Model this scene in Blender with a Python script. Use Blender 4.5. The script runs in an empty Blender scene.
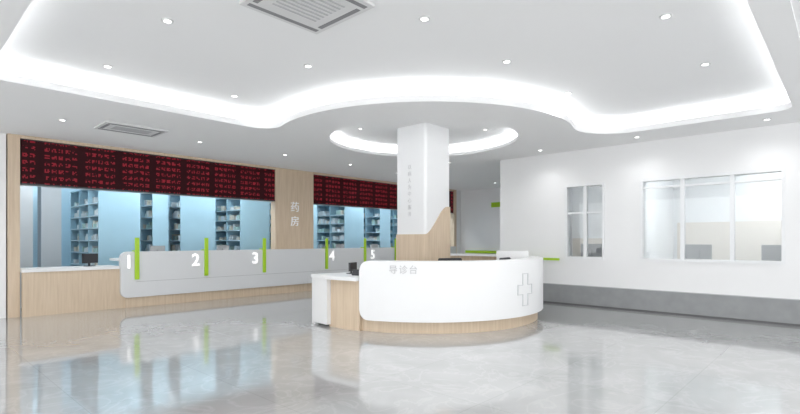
import bpy, bmesh, math, random
from mathutils import Vector, Matrix
random.seed(7)
D=bpy.data; S=bpy.context.scene
COL=S.collection
try:
    S.view_settings.view_transform='Standard'
except Exception: pass

# ---------------------------------------------------------------- materials
def nm(name):
    m=D.materials.new(name); m.use_nodes=True
    nt=m.node_tree; b=nt.nodes['Principled BSDF']
    return m,nt,b
def plain(name,c,r=0.5,spec=0.5,em=None,es=0,metal=0,var=0.03,scale=3):
    m,nt,b=nm(name)
    n=nt.nodes.new('ShaderNodeTexNoise'); n.inputs['Scale'].default_value=scale
    tc=nt.nodes.new('ShaderNodeTexCoord'); nt.links.new(tc.outputs['Object'],n.inputs['Vector'])
    mx=nt.nodes.new('ShaderNodeMix'); mx.data_type='RGBA'
    mx.inputs[6].default_value=(*[x*(1-var) for x in c],1); mx.inputs[7].default_value=(*[min(1,x*(1+var)) for x in c],1)
    nt.links.new(n.outputs['Fac'],mx.inputs[0]); nt.links.new(mx.outputs[2],b.inputs['Base Color'])
    b.inputs['Roughness'].default_value=r; b.inputs['Specular IOR Level'].default_value=spec
    b.inputs['Metallic'].default_value=metal
    if em: b.inputs['Emission Color'].default_value=(*em,1); b.inputs['Emission Strength'].default_value=es
    return m
WHITE=plain('paint_white',(0.87,0.873,0.877),0.6,0.3,var=0.01)
CEIL=plain('ceiling_paint',(0.89,0.892,0.895),0.8,0.2,var=0.005)
GLOSSW=plain('white_solid_surface',(0.82,0.825,0.83),0.3,0.5,var=0.01)
COUNTERW=plain('counter_front_shaded',(0.72,0.735,0.75),0.3,0.5,var=0.01)  # white front with shade put into its colour, greyer so the digits show
NUMW=plain('number_white_glow',(1,1,1),0.4,em=(1,1,1),es=0.6,var=0)  # slight glow put into the digits so they stand out
GREEN=plain('lime_green',(0.42,0.68,0.03),0.35,var=0.02)
GREYTX=plain('grey_letter',(0.55,0.55,0.56),0.5)
FAINT=plain('faint_grey_letter',(0.62,0.62,0.63),0.5)
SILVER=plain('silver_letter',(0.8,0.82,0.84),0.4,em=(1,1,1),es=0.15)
BASE=plain('grey_skirting_stone',(0.30,0.31,0.315),0.35,var=0.15,scale=5)
BASED=plain('dark_skirting_line',(0.12,0.12,0.125),0.4)
BLACK=plain('black_plastic',(0.03,0.03,0.035),0.45)
GREYP=plain('grey_plastic',(0.35,0.36,0.37),0.45)
SLOT=plain('vent_slot_dark',(0.25,0.25,0.26),0.6)
VENT=plain('vent_white',(0.72,0.72,0.72),0.5)
BLUEP=plain('blue_panel',(0.37,0.58,0.70),0.5,var=0.04)
BLUEW=plain('blue_wall',(0.47,0.67,0.78),0.6,var=0.03)
BLUES=plain('shelf_dark_blue',(0.28,0.46,0.57),0.5)
SHELF=plain('shelf_board',(0.53,0.69,0.78),0.4)
GREYW=plain('back_grey_wall',(0.56,0.60,0.63),0.6)
BEIGE=plain('office_beige',(0.74,0.70,0.65),0.6)
OFFW=plain('office_wall',(0.82,0.83,0.84),0.6)
ALU=plain('window_frame_white',(0.85,0.86,0.87),0.35)
EMW=plain('cove_led',(1,1,1),0.5,em=(0.97,0.99,1.0),es=10.5,var=0)
EMD=plain('downlight_lens',(1,1,1),0.5,em=(1,0.99,0.97),es=5,var=0)
EMP=plain('office_lamp_and_fill',(1,1,1),0.5,em=(0.94,0.98,1.0),es=23,var=0)  # office lamps, and the added fill panels of the dispensary
BOXW=plain('medicine_box_white',(0.68,0.76,0.80),0.5)
BOXG=plain('medicine_box_green',(0.42,0.60,0.58),0.5)
BOXO=plain('medicine_box_cream',(0.70,0.68,0.60),0.5)

def wood():
    m,nt,b=nm('light_oak')
    tc=nt.nodes.new('ShaderNodeTexCoord'); mp=nt.nodes.new('ShaderNodeMapping')
    mp.inputs['Scale'].default_value=(14,14,0.7)
    n=nt.nodes.new('ShaderNodeTexNoise'); n.inputs['Scale'].default_value=2.2; n.inputs['Detail'].default_value=5
    cr=nt.nodes.new('ShaderNodeValToRGB')
    cr.color_ramp.elements[0].position=0.3; cr.color_ramp.elements[0].color=(0.60,0.47,0.335,1)
    cr.color_ramp.elements[1].position=0.7; cr.color_ramp.elements[1].color=(0.70,0.57,0.43,1)
    nt.links.new(tc.outputs['Object'],mp.inputs[0]); nt.links.new(mp.outputs[0],n.inputs['Vector'])
    nt.links.new(n.outputs['Fac'],cr.inputs[0]); nt.links.new(cr.outputs[0],b.inputs['Base Color'])
    b.inputs['Roughness'].default_value=0.45
    return m
WOOD=wood()
def floor_mat():
    m,nt,b=nm('polished_grey_marble')
    L=nt.links
    tc=nt.nodes.new('ShaderNodeTexCoord')
    n=nt.nodes.new('ShaderNodeTexNoise'); n.inputs['Scale'].default_value=0.9; n.inputs['Detail'].default_value=8; n.inputs['Distortion'].default_value=1.2
    L.new(tc.outputs['Object'],n.inputs['Vector'])
    cr=nt.nodes.new('ShaderNodeValToRGB')
    cr.color_ramp.elements[0].position=0.3; cr.color_ramp.elements[0].color=(0.345,0.35,0.35,1)
    cr.color_ramp.elements[1].position=0.72; cr.color_ramp.elements[1].color=(0.42,0.425,0.425,1)
    L.new(n.outputs['Fac'],cr.inputs[0])
    n2=nt.nodes.new('ShaderNodeTexNoise'); n2.inputs['Scale'].default_value=1.6; n2.inputs['Detail'].default_value=7; n2.inputs['Distortion'].default_value=2.0
    L.new(tc.outputs['Object'],n2.inputs['Vector'])
    vr=nt.nodes.new('ShaderNodeValToRGB'); e=vr.color_ramp.elements
    e[0].position=0.46; e[0].color=(0,0,0,1); e[1].position=0.5; e[1].color=(1,1,1,1); k=e.new(0.54); k.color=(0,0,0,1)
    L.new(n2.outputs['Fac'],vr.inputs[0])
    mul=nt.nodes.new('ShaderNodeMath'); mul.operation='MULTIPLY'; mul.inputs[1].default_value=0.22; L.new(vr.outputs[0],mul.inputs[0])
    mx=nt.nodes.new('ShaderNodeMix'); mx.data_type='RGBA'; mx.inputs[7].default_value=(0.56,0.56,0.56,1)
    L.new(mul.outputs[0],mx.inputs[0]); L.new(cr.outputs[0],mx.inputs[6])
    br=nt.nodes.new('ShaderNodeTexBrick'); br.offset=0.0
    br.inputs['Scale'].default_value=1.0; br.inputs['Brick Width'].default_value=1.2; br.inputs['Row Height'].default_value=1.2
    br.inputs['Mortar Size'].default_value=0.003; br.inputs['Mortar Smooth'].default_value=0
    br.inputs['Color1'].default_value=(1,1,1,1); br.inputs['Color2'].default_value=(0.96,0.96,0.96,1); br.inputs['Mortar'].default_value=(0.8,0.8,0.8,1)
    L.new(tc.outputs['Object'],br.inputs['Vector'])
    m2=nt.nodes.new('ShaderNodeMix'); m2.data_type='RGBA'; m2.blend_type='MULTIPLY'; m2.inputs[0].default_value=1
    L.new(mx.outputs[2],m2.inputs[6]); L.new(br.outputs['Color'],m2.inputs[7])
    L.new(m2.outputs[2],b.inputs['Base Color'])
    rr=nt.nodes.new('ShaderNodeMapRange'); rr.inputs[3].default_value=0.05; rr.inputs[4].default_value=0.13
    L.new(n.outputs['Fac'],rr.inputs[0]); L.new(rr.outputs[0],b.inputs['Roughness'])
    b.inputs['Specular IOR Level'].default_value=0.8
    b.inputs['Coat Weight'].default_value=0.45; b.inputs['Coat Roughness'].default_value=0.04
    return m
FLOOR=floor_mat()
def led_mat():
    m,nt,b=nm('led_dot_matrix')
    L=nt.links
    tc=nt.nodes.new('ShaderNodeTexCoord'); sp=nt.nodes.new('ShaderNodeSeparateXYZ'); L.new(tc.outputs['Object'],sp.inputs[0])
    def M(op,a,bv=None,c=None):
        n=nt.nodes.new('ShaderNodeMath'); n.operation=op
        for i,v in enumerate((a,bv,c)):
            if v is None: continue
            if isinstance(v,(int,float)): n.inputs[i].default_value=v
            else: L.new(v,n.inputs[i])
        return n.outputs[0]
    zr=M('FRACT',M('DIVIDE',sp.outputs[2],0.138)); rowm=M('LESS_THAN',zr,0.52)
    xr=M('FRACT',M('DIVIDE',sp.outputs[0],0.115)); chm=M('LESS_THAN',xr,0.72)
    seg=M('GREATER_THAN',M('FRACT',M('DIVIDE',sp.outputs[0],0.69)),0.16)
    px=M('FLOOR',M('DIVIDE',sp.outputs[0],0.023)); pz=M('FLOOR',M('DIVIDE',sp.outputs[2],0.023))
    cv=nt.nodes.new('ShaderNodeCombineXYZ'); L.new(px,cv.inputs[0]); L.new(pz,cv.inputs[1])
    wn=nt.nodes.new('ShaderNodeTexWhiteNoise'); wn.noise_dimensions='2D'; L.new(cv.outputs[0],wn.inputs['Vector'])
    dot=M('GREATER_THAN',wn.outputs['Value'],0.45)
    f=M('MULTIPLY',M('MULTIPLY',M('MULTIPLY',rowm,chm),seg),dot)
    b.inputs['Base Color'].default_value=(0.014,0.003,0.005,1); b.inputs['Roughness'].default_value=0.6
    b.inputs['Specular IOR Level'].default_value=0.15
    b.inputs['Emission Color'].default_value=(0.5,0.03,0.05,1)
    L.new(M('MULTIPLY_ADD',f,0.42,0.022),b.inputs['Emission Strength'])
    return m
LED=led_mat()
def glass():
    m=D.materials.new('window_glass'); m.use_nodes=True; nt=m.node_tree; nt.nodes.clear()
    o=nt.nodes.new('ShaderNodeOutputMaterial'); mx=nt.nodes.new('ShaderNodeMixShader')
    t=nt.nodes.new('ShaderNodeBsdfTransparent'); t.inputs[0].default_value=(0.97,0.98,0.98,1)
    g=nt.nodes.new('ShaderNodeBsdfGlossy'); g.inputs['Roughness'].default_value=0.03
    fr=nt.nodes.new('ShaderNodeFresnel'); fr.inputs[0].default_value=1.5
    nt.links.new(fr.outputs[0],mx.inputs[0]); nt.links.new(t.outputs[0],mx.inputs[1]); nt.links.new(g.outputs[0],mx.inputs[2]); nt.links.new(mx.outputs[0],o.inputs[0])
    return m
GLASS=glass()

# ---------------------------------------------------------------- helpers
def empty(name,loc=(0,0,0)):
    e=D.objects.new(name,None); e.location=loc; e.empty_display_size=0.1; COL.objects.link(e); return e
def addobj(name,me,mats,parent=None):
    o=D.objects.new(name,me); COL.objects.link(o)
    for m in (mats if isinstance(mats,(list,tuple)) else [mats]): me.materials.append(m)
    if parent:
        o.parent=parent; o.matrix_parent_inverse=Matrix.Translation(parent.location).inverted()
    return o
def bmbox(bm,x0,x1,y0,y1,z0,z1,mi=0):
    v=[bm.verts.new(p) for p in [(x0,y0,z0),(x1,y0,z0),(x1,y1,z0),(x0,y1,z0),(x0,y0,z1),(x1,y0,z1),(x1,y1,z1),(x0,y1,z1)]]
    for q in [(0,3,2,1),(4,5,6,7),(0,1,5,4),(1,2,6,5),(2,3,7,6),(3,0,4,7)]:
        f=bm.faces.new([v[i] for i in q]); f.material_index=mi
    return v
def box(name,x0,x1,y0,y1,z0,z1,mat,parent=None,bevel=0):
    bm=bmesh.new(); bmbox(bm,x0,x1,y0,y1,z0,z1)
    if bevel: bmesh.ops.bevel(bm,geom=bm.edges[:],offset=bevel,segments=3,affect='EDGES',profile=0.5)
    me=D.meshes.new(name); bm.to_mesh(me); bm.free()
    return addobj(name,me,mat,parent)
def boxes(name,lst,mats,parent=None):
    bm=bmesh.new()
    for b in lst: bmbox(bm,*b[:6],mi=(b[6] if len(b)>6 else 0))
    me=D.meshes.new(name); bm.to_mesh(me); bm.free()
    return addobj(name,me,mats,parent)
def arcwall(name,c,ri,ro,a0,a1,zb,zt,mat,parent=None,n=96,smooth=True):
    bm=bmesh.new(); rings=[]
    L=math.radians(a1-a0)*ro
    for i in range(n+1):
        t=i/n; a=math.radians(a0+(a1-a0)*t); s=L*t
        b0=zb(s,L) if callable(zb) else zb; t0=zt(s,L) if callable(zt) else zt
        ca,sa=math.cos(a),math.sin(a)
        rings.append([bm.verts.new((c[0]+r*ca,c[1]+r*sa,z)) for r,z in ((ri,b0),(ro,b0),(ro,t0),(ri,t0))])
    for i in range(n):
        A,B=rings[i],rings[i+1]
        for k in range(4):
            bm.faces.new((A[k],B[k],B[(k+1)%4],A[(k+1)%4]))
    bm.faces.new(rings[0]); bm.faces.new(rings[-1][::-1])
    bmesh.ops.recalc_face_normals(bm,faces=bm.faces[:])
    me=D.meshes.new(name); bm.to_mesh(me); bm.free()
    o=addobj(name,me,mat,parent)
    if smooth:
        for p in me.polygons: p.use_smooth=True
        try: me.set_sharp_from_angle(angle=math.radians(35))
        except Exception: pass
    return o
def prism_xz(name,pts,y0,y1,mat,parent=None):
    bm=bmesh.new()
    A=[bm.verts.new((x,y0,z)) for x,z in pts]; B=[bm.verts.new((x,y1,z)) for x,z in pts]
    bm.faces.new(A); bm.faces.new(B[::-1]); n=len(pts)
    for i in range(n): bm.faces.new((A[i],B[i],B[(i+1)%n],A[(i+1)%n]))
    bmesh.ops.recalc_face_normals(bm,faces=bm.faces[:])
    me=D.meshes.new(name); bm.to_mesh(me); bm.free(); return addobj(name,me,mat,parent)
def text(name,body,loc,size,rotz,mat,parent=None,ext=0.006,bold=0.0,align='CENTER'):
    cu=D.curves.new(name,'FONT'); cu.body=body; cu.size=size; cu.extrude=ext; cu.offset=bold
    cu.align_x=align; cu.align_y='CENTER'
    o=D.objects.new(name,cu); COL.objects.link(o); o.location=loc; o.rotation_euler=(math.pi/2,0,rotz)
    cu.materials.append(mat)
    if parent:
        o.parent=parent; o.matrix_parent_inverse=Matrix.Translation(parent.location).inverted()
    return o
def flat_curve(name,loops,z,half,mat,parent=None):
    cu=D.curves.new(name,'CURVE'); cu.dimensions='2D'; cu.fill_mode='BOTH'; cu.extrude=half
    for lp in loops:
        sp=cu.splines.new('POLY'); sp.points.add(len(lp)-1)
        for i,(x,y) in enumerate(lp): sp.points[i].co=(x,y,0,1)
        sp.use_cyclic_u=True
    o=D.objects.new(name,cu); COL.objects.link(o)
    dg=bpy.context.evaluated_depsgraph_get(); me=D.meshes.new_from_object(o.evaluated_get(dg))
    D.objects.remove(o); me.transform(Matrix.Translation((0,0,z))); me.materials.clear()
    return addobj(name,me,mat,parent)

# ---------------------------------------------------------------- room
ZC=3.43; ZT=3.69
CX,CY=7.40,6.25
box('floor',-5,17,-5,17,-0.1,0,FLOOR)
R=2.85
def arc(cx,cy,r,a0,a1,n):
    return [(cx+r*math.cos(math.radians(a0+(a1-a0)*i/n)),cy+r*math.sin(math.radians(a0+(a1-a0)*i/n))) for i in range(n+1)]
def tray(off):
    x0,x1,y0,y1=0.85-off,9.3+off,0.62-off,7.6+off
    r=R-off; rc=0.22+off
    f1=0.8+off; f2=0.35+off
    pts=[]
    pts+=arc(x0+rc,y0+rc,rc,180,270,8)
    pts+=arc(x1-rc,y0+rc,rc,270,360,8)
    c1=(x1-f1, CY-math.sqrt((r+f1)**2-(x1-f1-CX)**2))
    a=math.degrees(math.atan2(CY-c1[1],CX-c1[0]))
    pts+=arc(c1[0],c1[1],f1,0,a,14)
    b0=math.degrees(math.atan2(c1[1]-CY,c1[0]-CX))%360
    c2=(CX-math.sqrt((r+f2)**2-(y1-f2-CY)**2), y1-f2)
    b1=math.degrees(math.atan2(c2[1]-CY,c2[0]-CX))%360
    pts+=arc(CX,CY,r,b0,b1,48)
    a2=math.degrees(math.atan2(CY-c2[1],CX-c2[0]))
    pts+=arc(c2[0],c2[1],f2,a2,90,10)
    pts+=arc(x0+rc,y1-rc,rc,90,180,8)
    return pts
RC=1.85
ceil=empty('ceiling')
outer=[(-5,-5),(17,-5),(17,17),(-5,17)]
flat_curve('soffit',[outer,tray(0),arc(CX,CY,RC,0,360,72)[:-1]],ZC+0.035,0.035,CEIL,ceil)
flat_curve('trim_band',[tray(0.26),tray(0.0)],ZC-0.0125,0.0125,CEIL,ceil)
def upstand(name,pts,z0,z1,mat):
    bm=bmesh.new(); n=len(pts)
    A=[bm.verts.new((x,y,z0)) for x,y in pts]; B=[bm.verts.new((x,y,z1)) for x,y in pts]
    for i in range(n): bm.faces.new((A[i],A[(i+1)%n],B[(i+1)%n],B[i]))
    me=D.meshes.new(name); bm.to_mesh(me); bm.free()
    for p in me.polygons: p.use_smooth=True
    return addobj(name,me,mat,ceil)
upstand('tray_upstand',tray(0.2),ZC+0.07,ZT,CEIL)
upstand('ring_upstand',arc(CX,CY,RC+0.17,0,360,72)[:-1],ZC+0.07,ZT-0.02,CEIL)
def ribbon(name,pa,pb,z,mat,parent):
    bm=bmesh.new(); n=len(pa)
    A=[bm.verts.new((x,y,z)) for x,y in pa]; B=[bm.verts.new((x,y,z)) for x,y in pb]
    for i in range(n):
        bm.faces.new((A[i],A[(i+1)%n],B[(i+1)%n],B[i]))
    me=D.meshes.new(name); bm.to_mesh(me); bm.free(); return addobj(name,me,mat,parent)
cove=empty('cove_light_strip')
ribbon('tray_led',tray(0.07),tray(0.12),ZC+0.08,EMW,cove)
ribbon('ring_led',arc(CX,CY,RC+0.06,0,360,72)[:-1],arc(CX,CY,RC+0.11,0,360,72)[:-1],ZC+0.08,EMW,cove)
flat_curve('tray_panel',[tray(0.2)],ZT+0.01,0.01,CEIL,ceil)
flat_curve('ring_panel',[arc(CX,CY,RC+0.17,0,360,72)[:-1]],ZT-0.01,0.01,CEIL,ceil)
box('light_blocker',-5,17,-5,17,ZT+0.1,ZT+0.2,CEIL,ceil)  # unseen cover added above the ceiling to keep world light from leaking in

# walls
FY=11.5
w=empty('wall_pharmacy')
boxes('plaster',[(-5,1.60,FY,FY+0.2,0,ZC),(15.6,17,FY,FY+0.2,0,ZC)],WHITE,w)
w=empty('wall_right')
WX=10.5; Z0,Z1=1.03,2.68
boxes('plaster',[(WX,WX+0.2,-5,0.81,0,ZC),(WX,WX+0.2,3.12,3.82,0,ZC),(WX,WX+0.2,4.70,6.37,0,ZC),
 (WX,WX+0.2,0.81,3.12,0,Z0),(WX,WX+0.2,0.81,3.12,Z1,ZC),(WX,WX+0.2,3.82,4.70,0,Z0),(WX,WX+0.2,3.82,4.70,Z1,ZC)],WHITE,w)
box('wall_corridor_end',15.95,16.15,6.17,FY,0,ZC,WHITE)
box('wall_corridor_side',WX+0.2,15.95,6.17,6.37,0,ZC,WHITE)
b=empty('baseboard_right')
box('stone',WX-0.03,WX,-5,6.4,0.04,0.44,BASE,b)
box('dark_foot_line',WX-0.035,WX,-5,6.4,0.0,0.04,BASED,b)  # darker strip along the foot of the skirting
box('cap',WX-0.035,WX,-5,6.4,0.44,0.455,plain('cap_grey',(0.5,0.51,0.52),0.4),b)
def window(name,ya,yb,mull,trans):
    e=empty(name,(WX,(ya+yb)/2,Z0))
    t=0.05; L=[(WX-0.02,WX+0.23,ya,yb,Z0,Z0+t),(WX-0.02,WX+0.23,ya,yb,Z1-t,Z1),(WX-0.02,WX+0.23,ya,ya+t,Z0+t,Z1-t),(WX-0.02,WX+0.23,yb-t,yb,Z0+t,Z1-t)]
    for y in mull: L.append((WX+0.03,WX+0.12,y-0.035,y+0.035,Z0+t,Z1-t))
    for z in trans: L.append((WX+0.04,WX+0.11,ya+t,yb-t,z-0.018,z+0.018))
    boxes('frame',L,ALU,e)
    box('glass',WX+0.07,WX+0.075,ya+t,yb-t,Z0+t,Z1-t,GLASS,e)
window('window_1',3.82,4.70,[4.26],[2.05])
window('window_2',0.81,3.12,[1.57,2.37],[2.50])
o=empty('wall_office')
boxes('plaster',[(14.2,14.3,-1.5,6.17,0,ZC)],OFFW,o)
boxes('side',[(WX+0.2,14.2,-1.6,-1.5,0,ZC),(WX+0.2,14.2,3.4,3.5,0,ZC)],OFFW,o)
boxes('wainscot',[(14.15,14.2,-1.4,3.3,0,1.9),(14.15,14.2,3.6,6.1,0,1.5)],BEIGE,o)
lp=empty('office_ceiling_lamp',(12.5,1,ZC-0.03))
for i,(x,y) in enumerate([(12,0.2),(12,2.2),(13.4,0.9),(12.2,4.8)]): box('panel_%d'%i,x-0.3,x+0.3,y-0.3,y+0.3,ZC-0.03,ZC-0.001,EMP,lp)
def monitor(loc,rz,frame,scale=1.0,name='computer_monitor',screen=BLACK):
    e=empty(name,loc)
    s=scale
    bm=bmesh.new()
    bmbox(bm,-0.27*s,0.27*s,-0.015,0.02,0.11*s,0.44*s,0)
    bmbox(bm,-0.255*s,0.255*s,-0.018,-0.0145,0.13*s,0.425*s,1)
    bmbox(bm,-0.03*s,0.03*s,0.02,0.045,0.01,0.3*s,0)
    bmbox(bm,-0.12*s,0.12*s,-0.06,0.1,0,0.012,0)
    me=D.meshes.new('monitor_body'); bm.to_mesh(me); bm.free()
    me.transform(Matrix.Translation((loc[0],loc[1],loc[2]+0.001))@Matrix.Rotation(rz,4,'Z'))
    addobj('monitor_body',me,[frame,screen],e)
    return e
for y0,y1,yc in [(0.2,3.0,[1.0,2.3]),(3.7,5.6,[4.5])]:
    d=empty('office_desk',(11.6,(y0+y1)/2,0))
    boxes('top',[(11.2,11.9,y0,y1,0.92,0.96)],GLOSSW,d)
    boxes('legs',[(11.25,11.85,y0+0.02,y0+0.06,0,0.92),(11.25,11.85,y1-0.06,y1-0.02,0,0.92),(11.25,11.28,y0+0.06,y1-0.06,0.3,0.92)],OFFW,d)
    for yy in yc: monitor((11.5,yy,0.96),math.radians(90),GREYP,0.9)
boxes('filing_cabinet',[(13.6,14.12,0.1,0.9,0,1.9),(13.585,13.6,0.12,0.49,0.05,0.9,1),(13.585,13.6,0.51,0.88,0.05,0.9,1),(13.585,13.6,0.12,0.49,0.95,1.85,1),(13.585,13.6,0.51,0.88,0.95,1.85,1)],[plain('cabinet_grey',(0.6,0.61,0.62)),OFFW])

h=empty('handrail',(WX,5.5,0.95))
boxes('rail',[(WX-0.10,WX-0.06,4.8,6.37,0.99,1.04)],GREEN,h)
boxes('brackets',[(WX-0.06,WX,y,y+0.04,1.0,1.03) for y in (4.9,5.5,6.2)],ALU,h)
h=empty('handrail',(15.9,9,0.95))
boxes('rail',[(15.85,15.9,6.5,11.2,0.94,1.04)],GREEN,h)
boxes('brackets',[(15.9,15.95,y,y+0.04,0.97,1.0) for y in (7,8.5,10,11)],ALU,h)
s=empty('exit_sign',(15.9,9.9,2.8))
boxes('plate',[(15.92,15.95,9.65,10.05,2.7,2.88)],GREEN,s)

# ---------------------------------------------------------------- pharmacy facade
f=empty('pharmacy_facade')
boxes('timber_frame',[(1.62,1.8,FY-0.05,FY+0.2,0,ZC),(7.35,8.63,FY-0.02,FY+0.2,0,ZC),(15.45,15.6,FY-0.05,FY+0.2,0,ZC),
   (1.8,7.35,FY-0.05,FY+0.2,3.37,ZC),(8.63,15.45,FY-0.05,FY+0.2,3.37,ZC)],WOOD,f)
boxes('bulkhead',[(1.8,7.35,FY+0.06,FY+0.2,2.5,3.37),(8.63,15.45,FY+0.06,FY+0.2,2.5,3.37)],GREYW,f)
text('sign_yao','药',(7.98,FY-0.03,2.36),0.30,0,SILVER,f,0.01)
text('sign_fang','房',(7.98,FY-0.03,1.96),0.30,0,SILVER,f,0.01)
for x0,x1 in ((1.82,7.33),(8.65,15.43)):
    b=empty('led_display_board',((x0+x1)/2,FY,2.95))
    box('screen',x0,x1,FY-0.02,FY+0.055,2.53,3.35,LED,b)
    boxes('bezel',[(x0,x1,FY-0.04,FY+0.055,2.505,2.53),(x0,x1,FY-0.04,FY+0.055,3.35,3.365)],BLACK,b)

c=empty('pharmacy_counter',(7,FY-0.2,0))
xa=3.46; xb=15.3; zb,zt=0.22,1.2; r=0.14
pts=[(xa+r+r*math.cos(t),zb+r+r*math.sin(t)) for t in [math.pi+i*math.pi/2/8 for i in range(9)]]
pts+=[(xb,zb),(xb,zt)]
pts+=[(xa+r+r*math.cos(t),zt-r+r*math.sin(t)) for t in [math.pi/2+i*math.pi/2/8 for i in range(9)]]
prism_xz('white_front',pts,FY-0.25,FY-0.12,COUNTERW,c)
boxes('plinth',[(xa+0.1,xb,FY-0.21,FY-0.12,0,zb)],WOOD,c)
boxes('back_panel',[(xa+0.1,xb,FY-0.12,FY-0.055,0,1.0)],WOOD,c)
boxes('worktop',[(xa,7.3,FY-0.12,FY+0.5,1.0,1.05),(8.7,xb,FY-0.12,FY+0.5,1.0,1.05)],GLOSSW,c)
boxes('seam',[(xa+0.3,xb,FY-0.252,FY-0.25,0.55,0.556)],GREYP,c)
boxes('low_counter_front',[(1.82,xa+0.1,FY-0.17,FY-0.06,0,0.84)],WOOD,c)
boxes('low_counter_top',[(1.805,xa-0.01,FY-0.2,FY+0.5,0.84,0.90)],GLOSSW,c)
for i,x in enumerate([3.61,5.05,6.60,9.13,10.80]):
    text('number_%d'%(i+1),str(i+1),(x,FY-0.262,0.97),0.40,0,NUMW,c,0.008,0.003)
for x in (3.77,5.30,6.86,8.92,10.45,11.86):
    t=empty('green_divider_tag',(x,FY-0.27,1.0))
    box('fin',x-0.045,x+0.045,FY-0.285,FY-0.255,0.6,1.5,GREEN,t,0.006)
    box('hook',x-0.045,x+0.045,FY-0.255,FY-0.10,1.203,1.225,GREEN,t)
monitor((3.0,FY+0.15,0.9),math.radians(20),BLACK,0.6)
for x in (4.4,6.0,9.9,11.4,13): monitor((x,FY+0.3,1.05),math.pi,GREYP,0.6)

bh=empty('wall_dispensary')
boxes('back',[(0.3,17,16.2,16.3,0,ZC)],BLUEW,bh)
boxes('side',[(0.3,0.4,FY+0.2,16.2,0,ZC)],GREYW,bh)
boxes('pier',[(1.9,2.25,12.9,13.3,0,ZC),(2.6,3.0,14.0,14.4,0,ZC)],GREYW,bh)
def shelf(x0,x1,y0=13.0,y1=15.4):
    e=empty('medicine_shelf',(x0,y0,0))
    xm=x0+0.42
    L=[(x0,x1,y0-0.03,y0,0,2.75,0),(x0,x1,y1,y1+0.03,0,2.75,0),(xm,min(xm+0.02,x1),y0,y1,0,2.75,1),(x0,x1,y0,y1,0,0.1,0),(x0,x1,y0,y1,2.72,2.75,0)]
    if x1-xm>0.1: L.append((x1-0.02,x1,y0,y1,0.1,2.72,0))
    n=int((y1-y0)/0.8)
    for k in range(1,n): 
        y=y0+(y1-y0)*k/n; L.append((x0,xm,y-0.015,y+0.015,0.1,2.72,0))
    zs=[0.1,0.45,0.8,1.12,1.42,1.72,2.02,2.32]
    for z in zs[1:]: L.append((x0+0.005,xm,y0,y1,z,z+0.025,2))
    boxes('carcass',L,[BLUEP,BLUES,SHELF],e)
    B=[]
    for z in zs[2:]:
        y=y0+0.05
        while y<y1-0.15:
            wv=random.uniform(0.07,0.16); hh=random.uniform(0.08,0.19)
            if random.random()<0.6:
                B.append((x0+random.uniform(0.03,0.1),x0+0.33,y,y+wv,z+0.026,z+0.026+hh,random.choice([0,0,0,1,2])))
            y+=wv+random.uniform(0.005,0.04)
    boxes('medicine_boxes',B,[BOXW,BOXG,BOXO],e)
for a,b2 in ((3.51,4.43),(4.72,5.1),(5.42,6.38),(7.14,8.1),(9.3,9.9),(11.1,12.0),(12.85,13.4),(14.4,15.2)):
    shelf(a,b2)
dl=empty('dispensary_fill_light',(5,12.4,3.4))  # unseen glowing panels added to brighten the dispensary
for i,x in enumerate((2.5,4.5,6.5,9.5,12,14.5)):
    box('panel_%d'%i,x-0.3,x+0.3,12.1,12.7,ZC-0.03,ZC-0.001,EMP,dl)
    box('rear_panel_%d'%i,x-0.2,x+0.2,15.5,16.1,ZC-0.03,ZC-0.001,EMP,dl)

# ---------------------------------------------------------------- column
def rsq(h,rad,n=8):
    p=[]
    for k,(sx,sy) in enumerate(((1,1),(-1,1),(-1,-1),(1,-1))):
        for i in range(n+1):
            a=math.radians(90*k+90*i/n); p.append((CX+sx*(h-rad)+rad*math.cos(a),CY+sy*(h-rad)+rad*math.sin(a)))
    q=[]
    for i in range(len(p)):
        a=p[i]; b=p[(i+1)%len(p)]; m=12 if math.dist(a,b)>0.2 else 1
        for j in range(m): q.append((a[0]+(b[0]-a[0])*j/m,a[1]+(b[1]-a[1])*j/m))
    return q
def shell(name,pts,z0,zf,mat,parent):
    bm=bmesh.new(); n=len(pts)
    A=[bm.verts.new((x,y,z0)) for x,y in pts]; B=[bm.verts.new((x,y,zf(x,y))) for x,y in pts]
    for i in range(n): bm.faces.new((A[i],A[(i+1)%n],B[(i+1)%n],B[i]))
    C=[bm.verts.new((CX+(x-CX)*0.93,CY+(y-CY)*0.93,zf(x,y))) for x,y in pts]
    for i in range(n): bm.faces.new((B[i],B[(i+1)%n],C[(i+1)%n],C[i]))
    bmesh.ops.recalc_face_normals(bm,faces=bm.faces[:])
    me=D.meshes.new(name); bm.to_mesh(me); bm.free()
    return addobj(name,me,mat,parent)
col=empty('column',(CX,CY,0))
core=shell('white_shaft',rsq(0.385,0.06),0,lambda x,y:ZT-0.02,GLOSSW,col)
def swoop(x,y):
    s=((x-CX)*0.681-(y-CY)*0.732)
    t=max(0,min(1,(s-0.0)/0.5)); t=t*t*(3-2*t)
    return 1.56+0.55*t
shell('timber_cladding',rsq(0.405,0.07),0,swoop,WOOD,col)
for k,ch in enumerate('以病人为中心服务'):
    text('column_letter_%d'%k,ch,(CX-0.388,CY+0.02,2.86-0.13*k),0.095,math.radians(-90),FAINT,col,0.002)

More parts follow.
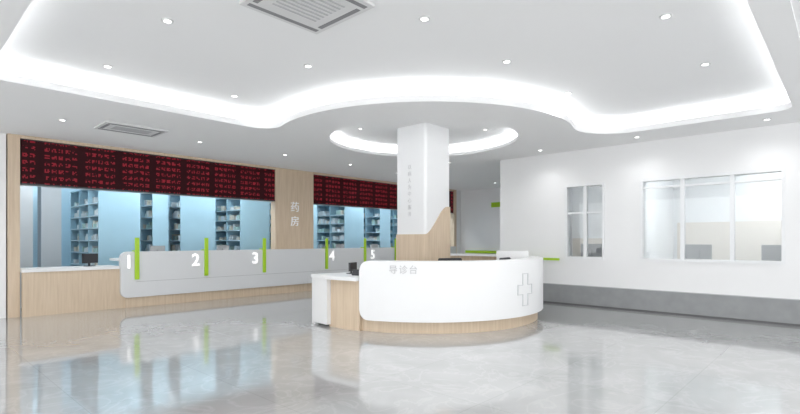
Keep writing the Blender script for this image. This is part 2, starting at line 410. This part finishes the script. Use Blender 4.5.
# ---------------------------------------------------------------- reception desk
rd=empty('reception_desk',(CX,CY,0))
C=(CX,CY); RR=2.3
def rc_top(h,rad):
    def f(s,L):
        if s<rad: return h-rad+math.sqrt(max(0,rad*rad-(rad-s)**2))
        return h
    return f
def rc_bot(h,rad):
    def f(s,L):
        if s<rad: return h+rad-math.sqrt(max(0,rad*rad-(rad-s)**2))
        return h
    return f
arcwall('white_front',C,RR-0.1,RR,194,385,rc_bot(0.19,0.16),rc_top(1.12,0.16),GLOSSW,rd,n=320)
arcwall('ledge',C,RR-0.32,RR-0.1,197,384,1.08,1.12,GLOSSW,rd)
arcwall('plinth',C,RR-0.22,RR-0.10,187,384,0.0,0.19,WOOD,rd)
arcwall('inner_panel',C,RR-0.16,RR-0.101,197,384,0.19,1.08,WOOD,rd)
arcwall('worktop',C,RR-0.75,RR-0.161,197,384,0.72,0.76,GLOSSW,rd)
arcwall('low_top',C,RR-0.75,RR+0.06,164,193.6,0.80,0.86,GLOSSW,rd,n=24)
arcwall('low_front',C,RR-0.16,RR-0.04,176,193.6,0.0,0.80,WOOD,rd,n=24)
arcwall('low_leg',C,RR-0.72,RR+0.04,164,167,0.0,0.80,GLOSSW,rd,n=6)
arcwall('low_white_panel',C,RR-0.05,RR+0.04,167,177,0.04,0.80,GLOSSW,rd,n=12)
for k,ch in enumerate('导诊台'):
    a=math.radians(208.6+3.9*k)
    text('letter_%d'%k,ch,(CX+(RR+0.004)*math.cos(a),CY+(RR+0.004)*math.sin(a),0.985),0.14,a-math.radians(270),GREYTX,rd,0.003)
def cross():
    a0=267.5; aw=0.22; ah=0.27; t=0.085; z0=0.63
    P=[(-t,-ah),(t,-ah),(t,-t),(aw,-t),(aw,t),(t,t),(t,ah),(-t,ah),(-t,t),(-aw,t),(-aw,-t),(-t,-t)]
    bm=bmesh.new()
    def V(u,z,r): 
        a=math.radians(a0)+u/RR
        return bm.verts.new((CX+r*math.cos(a),CY+r*math.sin(a),z0+z))
    n=len(P); k=0.014
    def inset(i):
        x,z=P[i]; px,pz=P[i-1]; nx,nz=P[(i+1)%n]
        d1=Vector((x-px,z-pz)).normalized(); d2=Vector((nx-x,nz-z)).normalized()
        n1=Vector((-d1.y,d1.x)); n2=Vector((-d2.y,d2.x))
        return (x+(n1.x+n2.x)*k,z+(n1.y+n2.y)*k)
    O=[V(*p,RR+0.012) for p in P]; I=[V(*inset(i),RR+0.012) for i in range(n)]
    O2=[V(*p,RR-0.005) for p in P]; I2=[V(*inset(i),RR-0.005) for i in range(n)]
    for i in range(n):
        j=(i+1)%n
        bm.faces.new((O[i],O[j],I[j],I[i])); bm.faces.new((O[i],O2[i],O2[j],O[j])); bm.faces.new((I[i],I[j],I2[j],I2[i]))
    bmesh.ops.recalc_face_normals(bm,faces=bm.faces[:])
    me=D.meshes.new('cross_emblem'); bm.to_mesh(me); bm.free(); addobj('cross_emblem',me,plain('cross_grey',(0.62,0.63,0.64),0.4),rd)
cross()
monitor((8.22,4.72,0.76),math.radians(120),GLOSSW,1.1)
monitor((6.25,4.95,0.76),math.radians(48+180),GLOSSW,0.75)
p=empty('desk_telephone',(5.45,6.0,0.86))
for nm_,bx in (('base',(-0.09,0.09,-0.1,0.1,0,0.04)),('cradle',(-0.09,-0.03,-0.09,0.09,0.04,0.07)),('handset',(-0.085,-0.035,-0.11,0.11,0.07,0.10))):
    bm=bmesh.new(); bmbox(bm,*bx); bmesh.ops.bevel(bm,geom=bm.edges[:],offset=0.008,segments=2,affect='EDGES')
    me=D.meshes.new(nm_); bm.to_mesh(me); bm.free()
    me.transform(Matrix.Translation((5.45,6.0,0.861))@Matrix.Rotation(math.radians(20),4,'Z')); addobj(nm_,me,BLACK,p)
monitor((5.62,6.35,0.86),math.radians(20),BLACK,0.45,name='display_tablet')
def chair(x,y,rz):
    e=empty('office_chair',(x,y,0))
    T=Matrix.Translation((x,y,0))@Matrix.Rotation(rz,4,'Z')
    bm=bmesh.new()
    bmbox(bm,-0.24,0.24,-0.23,0.23,0.46,0.54)
    bmbox(bm,-0.22,0.22,0.2,0.26,0.62,1.13)
    bmbox(bm,-0.03,0.03,0.23,0.27,0.46,0.7)
    for s in (-1,1):
        bmbox(bm,s*0.27-0.025,s*0.27+0.025,-0.15,0.15,0.68,0.71); bmbox(bm,s*0.27-0.015,s*0.27+0.015,-0.02,0.02,0.5,0.68)
    bmesh.ops.bevel(bm,geom=bm.edges[:],offset=0.012,segments=2,affect='EDGES')
    bmesh.ops.create_cone(bm,segments=16,radius1=0.03,radius2=0.03,depth=0.38,cap_ends=True,matrix=Matrix.Translation((0,0,0.27)))
    for k in range(5):
        a=k*2*math.pi/5; M=Matrix.Rotation(a,4,'Z')
        bmesh.ops.create_cone(bm,segments=8,radius1=0.025,radius2=0.018,depth=0.3,cap_ends=True,matrix=M@Matrix.Translation((0.15,0,0.09))@Matrix.Rotation(math.pi/2,4,'Y'))
        bmesh.ops.create_uvsphere(bm,u_segments=10,v_segments=6,radius=0.03,matrix=M@Matrix.Translation((0.3,0,0.03)))
    me=D.meshes.new('chair_body'); bm.to_mesh(me); bm.free(); me.transform(T); addobj('chair_body',me,BLACK,e)
chair(6.75,4.98,math.radians(135+180+15)); chair(7.75,4.85,math.radians(180+10))

# ---------------------------------------------------------------- ceiling fittings
def cassette(x0,x1,y0,y1,z):
    e=empty('ceiling_air_vent',((x0+x1)/2,(y0+y1)/2,z))
    boxes('panel',[(x0,x1,y0,y1,z-0.03,z)],VENT,e)
    L=[]; t=0.05
    L+=[(x0+t,x1-t,y0+t,y0+t+0.05,z-0.034,z-0.03),(x0+t,x1-t,y1-t-0.05,y1-t,z-0.034,z-0.03),(x0+t,x0+t+0.05,y0+0.15,y1-0.15,z-0.034,z-0.03),(x1-t-0.05,x1-t,y0+0.15,y1-0.15,z-0.034,z-0.03)]
    boxes('slots',L,SLOT,e)
    boxes('grille',[(x0+0.2,x1-0.2,y0+0.2+i*(y1-y0-0.4)/8,y0+0.2+i*(y1-y0-0.4)/8+0.02,z-0.036,z-0.03) for i in range(8)],plain('grille_grey',(0.5,0.5,0.51)),e)
cassette(2.3,3.2,3.3,4.2,ZT)
cassette(2.55,3.55,9.0,9.7,ZC)
def downlight(x,y,z,e=18,rad=0.036):
    m=empty('recessed_downlight',(x,y,z))
    bm=bmesh.new(); bmesh.ops.create_cone(bm,segments=24,radius1=rad+0.02,radius2=rad+0.025,depth=0.01,cap_ends=True,matrix=Matrix.Translation((x,y,z-0.005)))
    me=D.meshes.new('trim_ring'); bm.to_mesh(me); bm.free(); addobj('trim_ring',me,VENT,m)
    bm=bmesh.new(); bmesh.ops.create_circle(bm,cap_ends=True,segments=24,radius=rad,matrix=Matrix.Translation((x,y,z-0.0115)))
    me=D.meshes.new('lens'); bm.to_mesh(me); bm.free(); addobj('lens',me,EMD,m)
    l=D.lights.new('lamp','SPOT'); l.energy=e; l.spot_size=math.radians(150); l.spot_blend=1.0; l.shadow_soft_size=0.15
    o=D.objects.new('lamp',l); COL.objects.link(o); o.location=(x,y,z-0.03); o.parent=m; o.matrix_parent_inverse=Matrix.Translation(m.location).inverted()
K=2.8
for x in (2.0,3.75,5.35,7.15):
    for y in (1.35,3.15,5.1,7.0):
        if math.hypot(x-CX,y-CY)<3.0: continue
        downlight(x,y,ZT,26*K)
for p_ in ((2.05,9.5),(4.4,9.6),(6.4,9.6),(8.4,9.6),(10.4,9.8),(12.5,9.5),(14.5,9),(0.3,9),(13,7.3),(9.9,1.0),(9.9,3.0),(9.9,5.0),(0,5),(0,1.5),(3,-0.5),(6,-0.5),(9,-1.5),(9.9,7.5)):
    downlight(p_[0],p_[1],ZC,(13 if p_[0]==9.9 else 24)*K)
for a in (45,135,225,315): downlight(CX+1.25*math.cos(math.radians(a)),CY+1.25*math.sin(math.radians(a)),ZT-0.02,12*K,0.03)

# ---------------------------------------------------------------- world & camera
wd=D.worlds.new('world'); S.world=wd; wd.use_nodes=True
bg=wd.node_tree.nodes['Background']; bg.inputs[0].default_value=(0.98,0.99,1,1); bg.inputs[1].default_value=2.6
cam=D.cameras.new('camera'); co=D.objects.new('camera',cam); COL.objects.link(co)
cam.sensor_width=36; cam.lens=36*484/800; cam.shift_y=33/800
co.location=(0,0,1.45)
co.rotation_euler=(math.radians(90),0,math.atan2(0.681,0.732)-math.pi/2)
cam.clip_start=0.05
S.camera=co
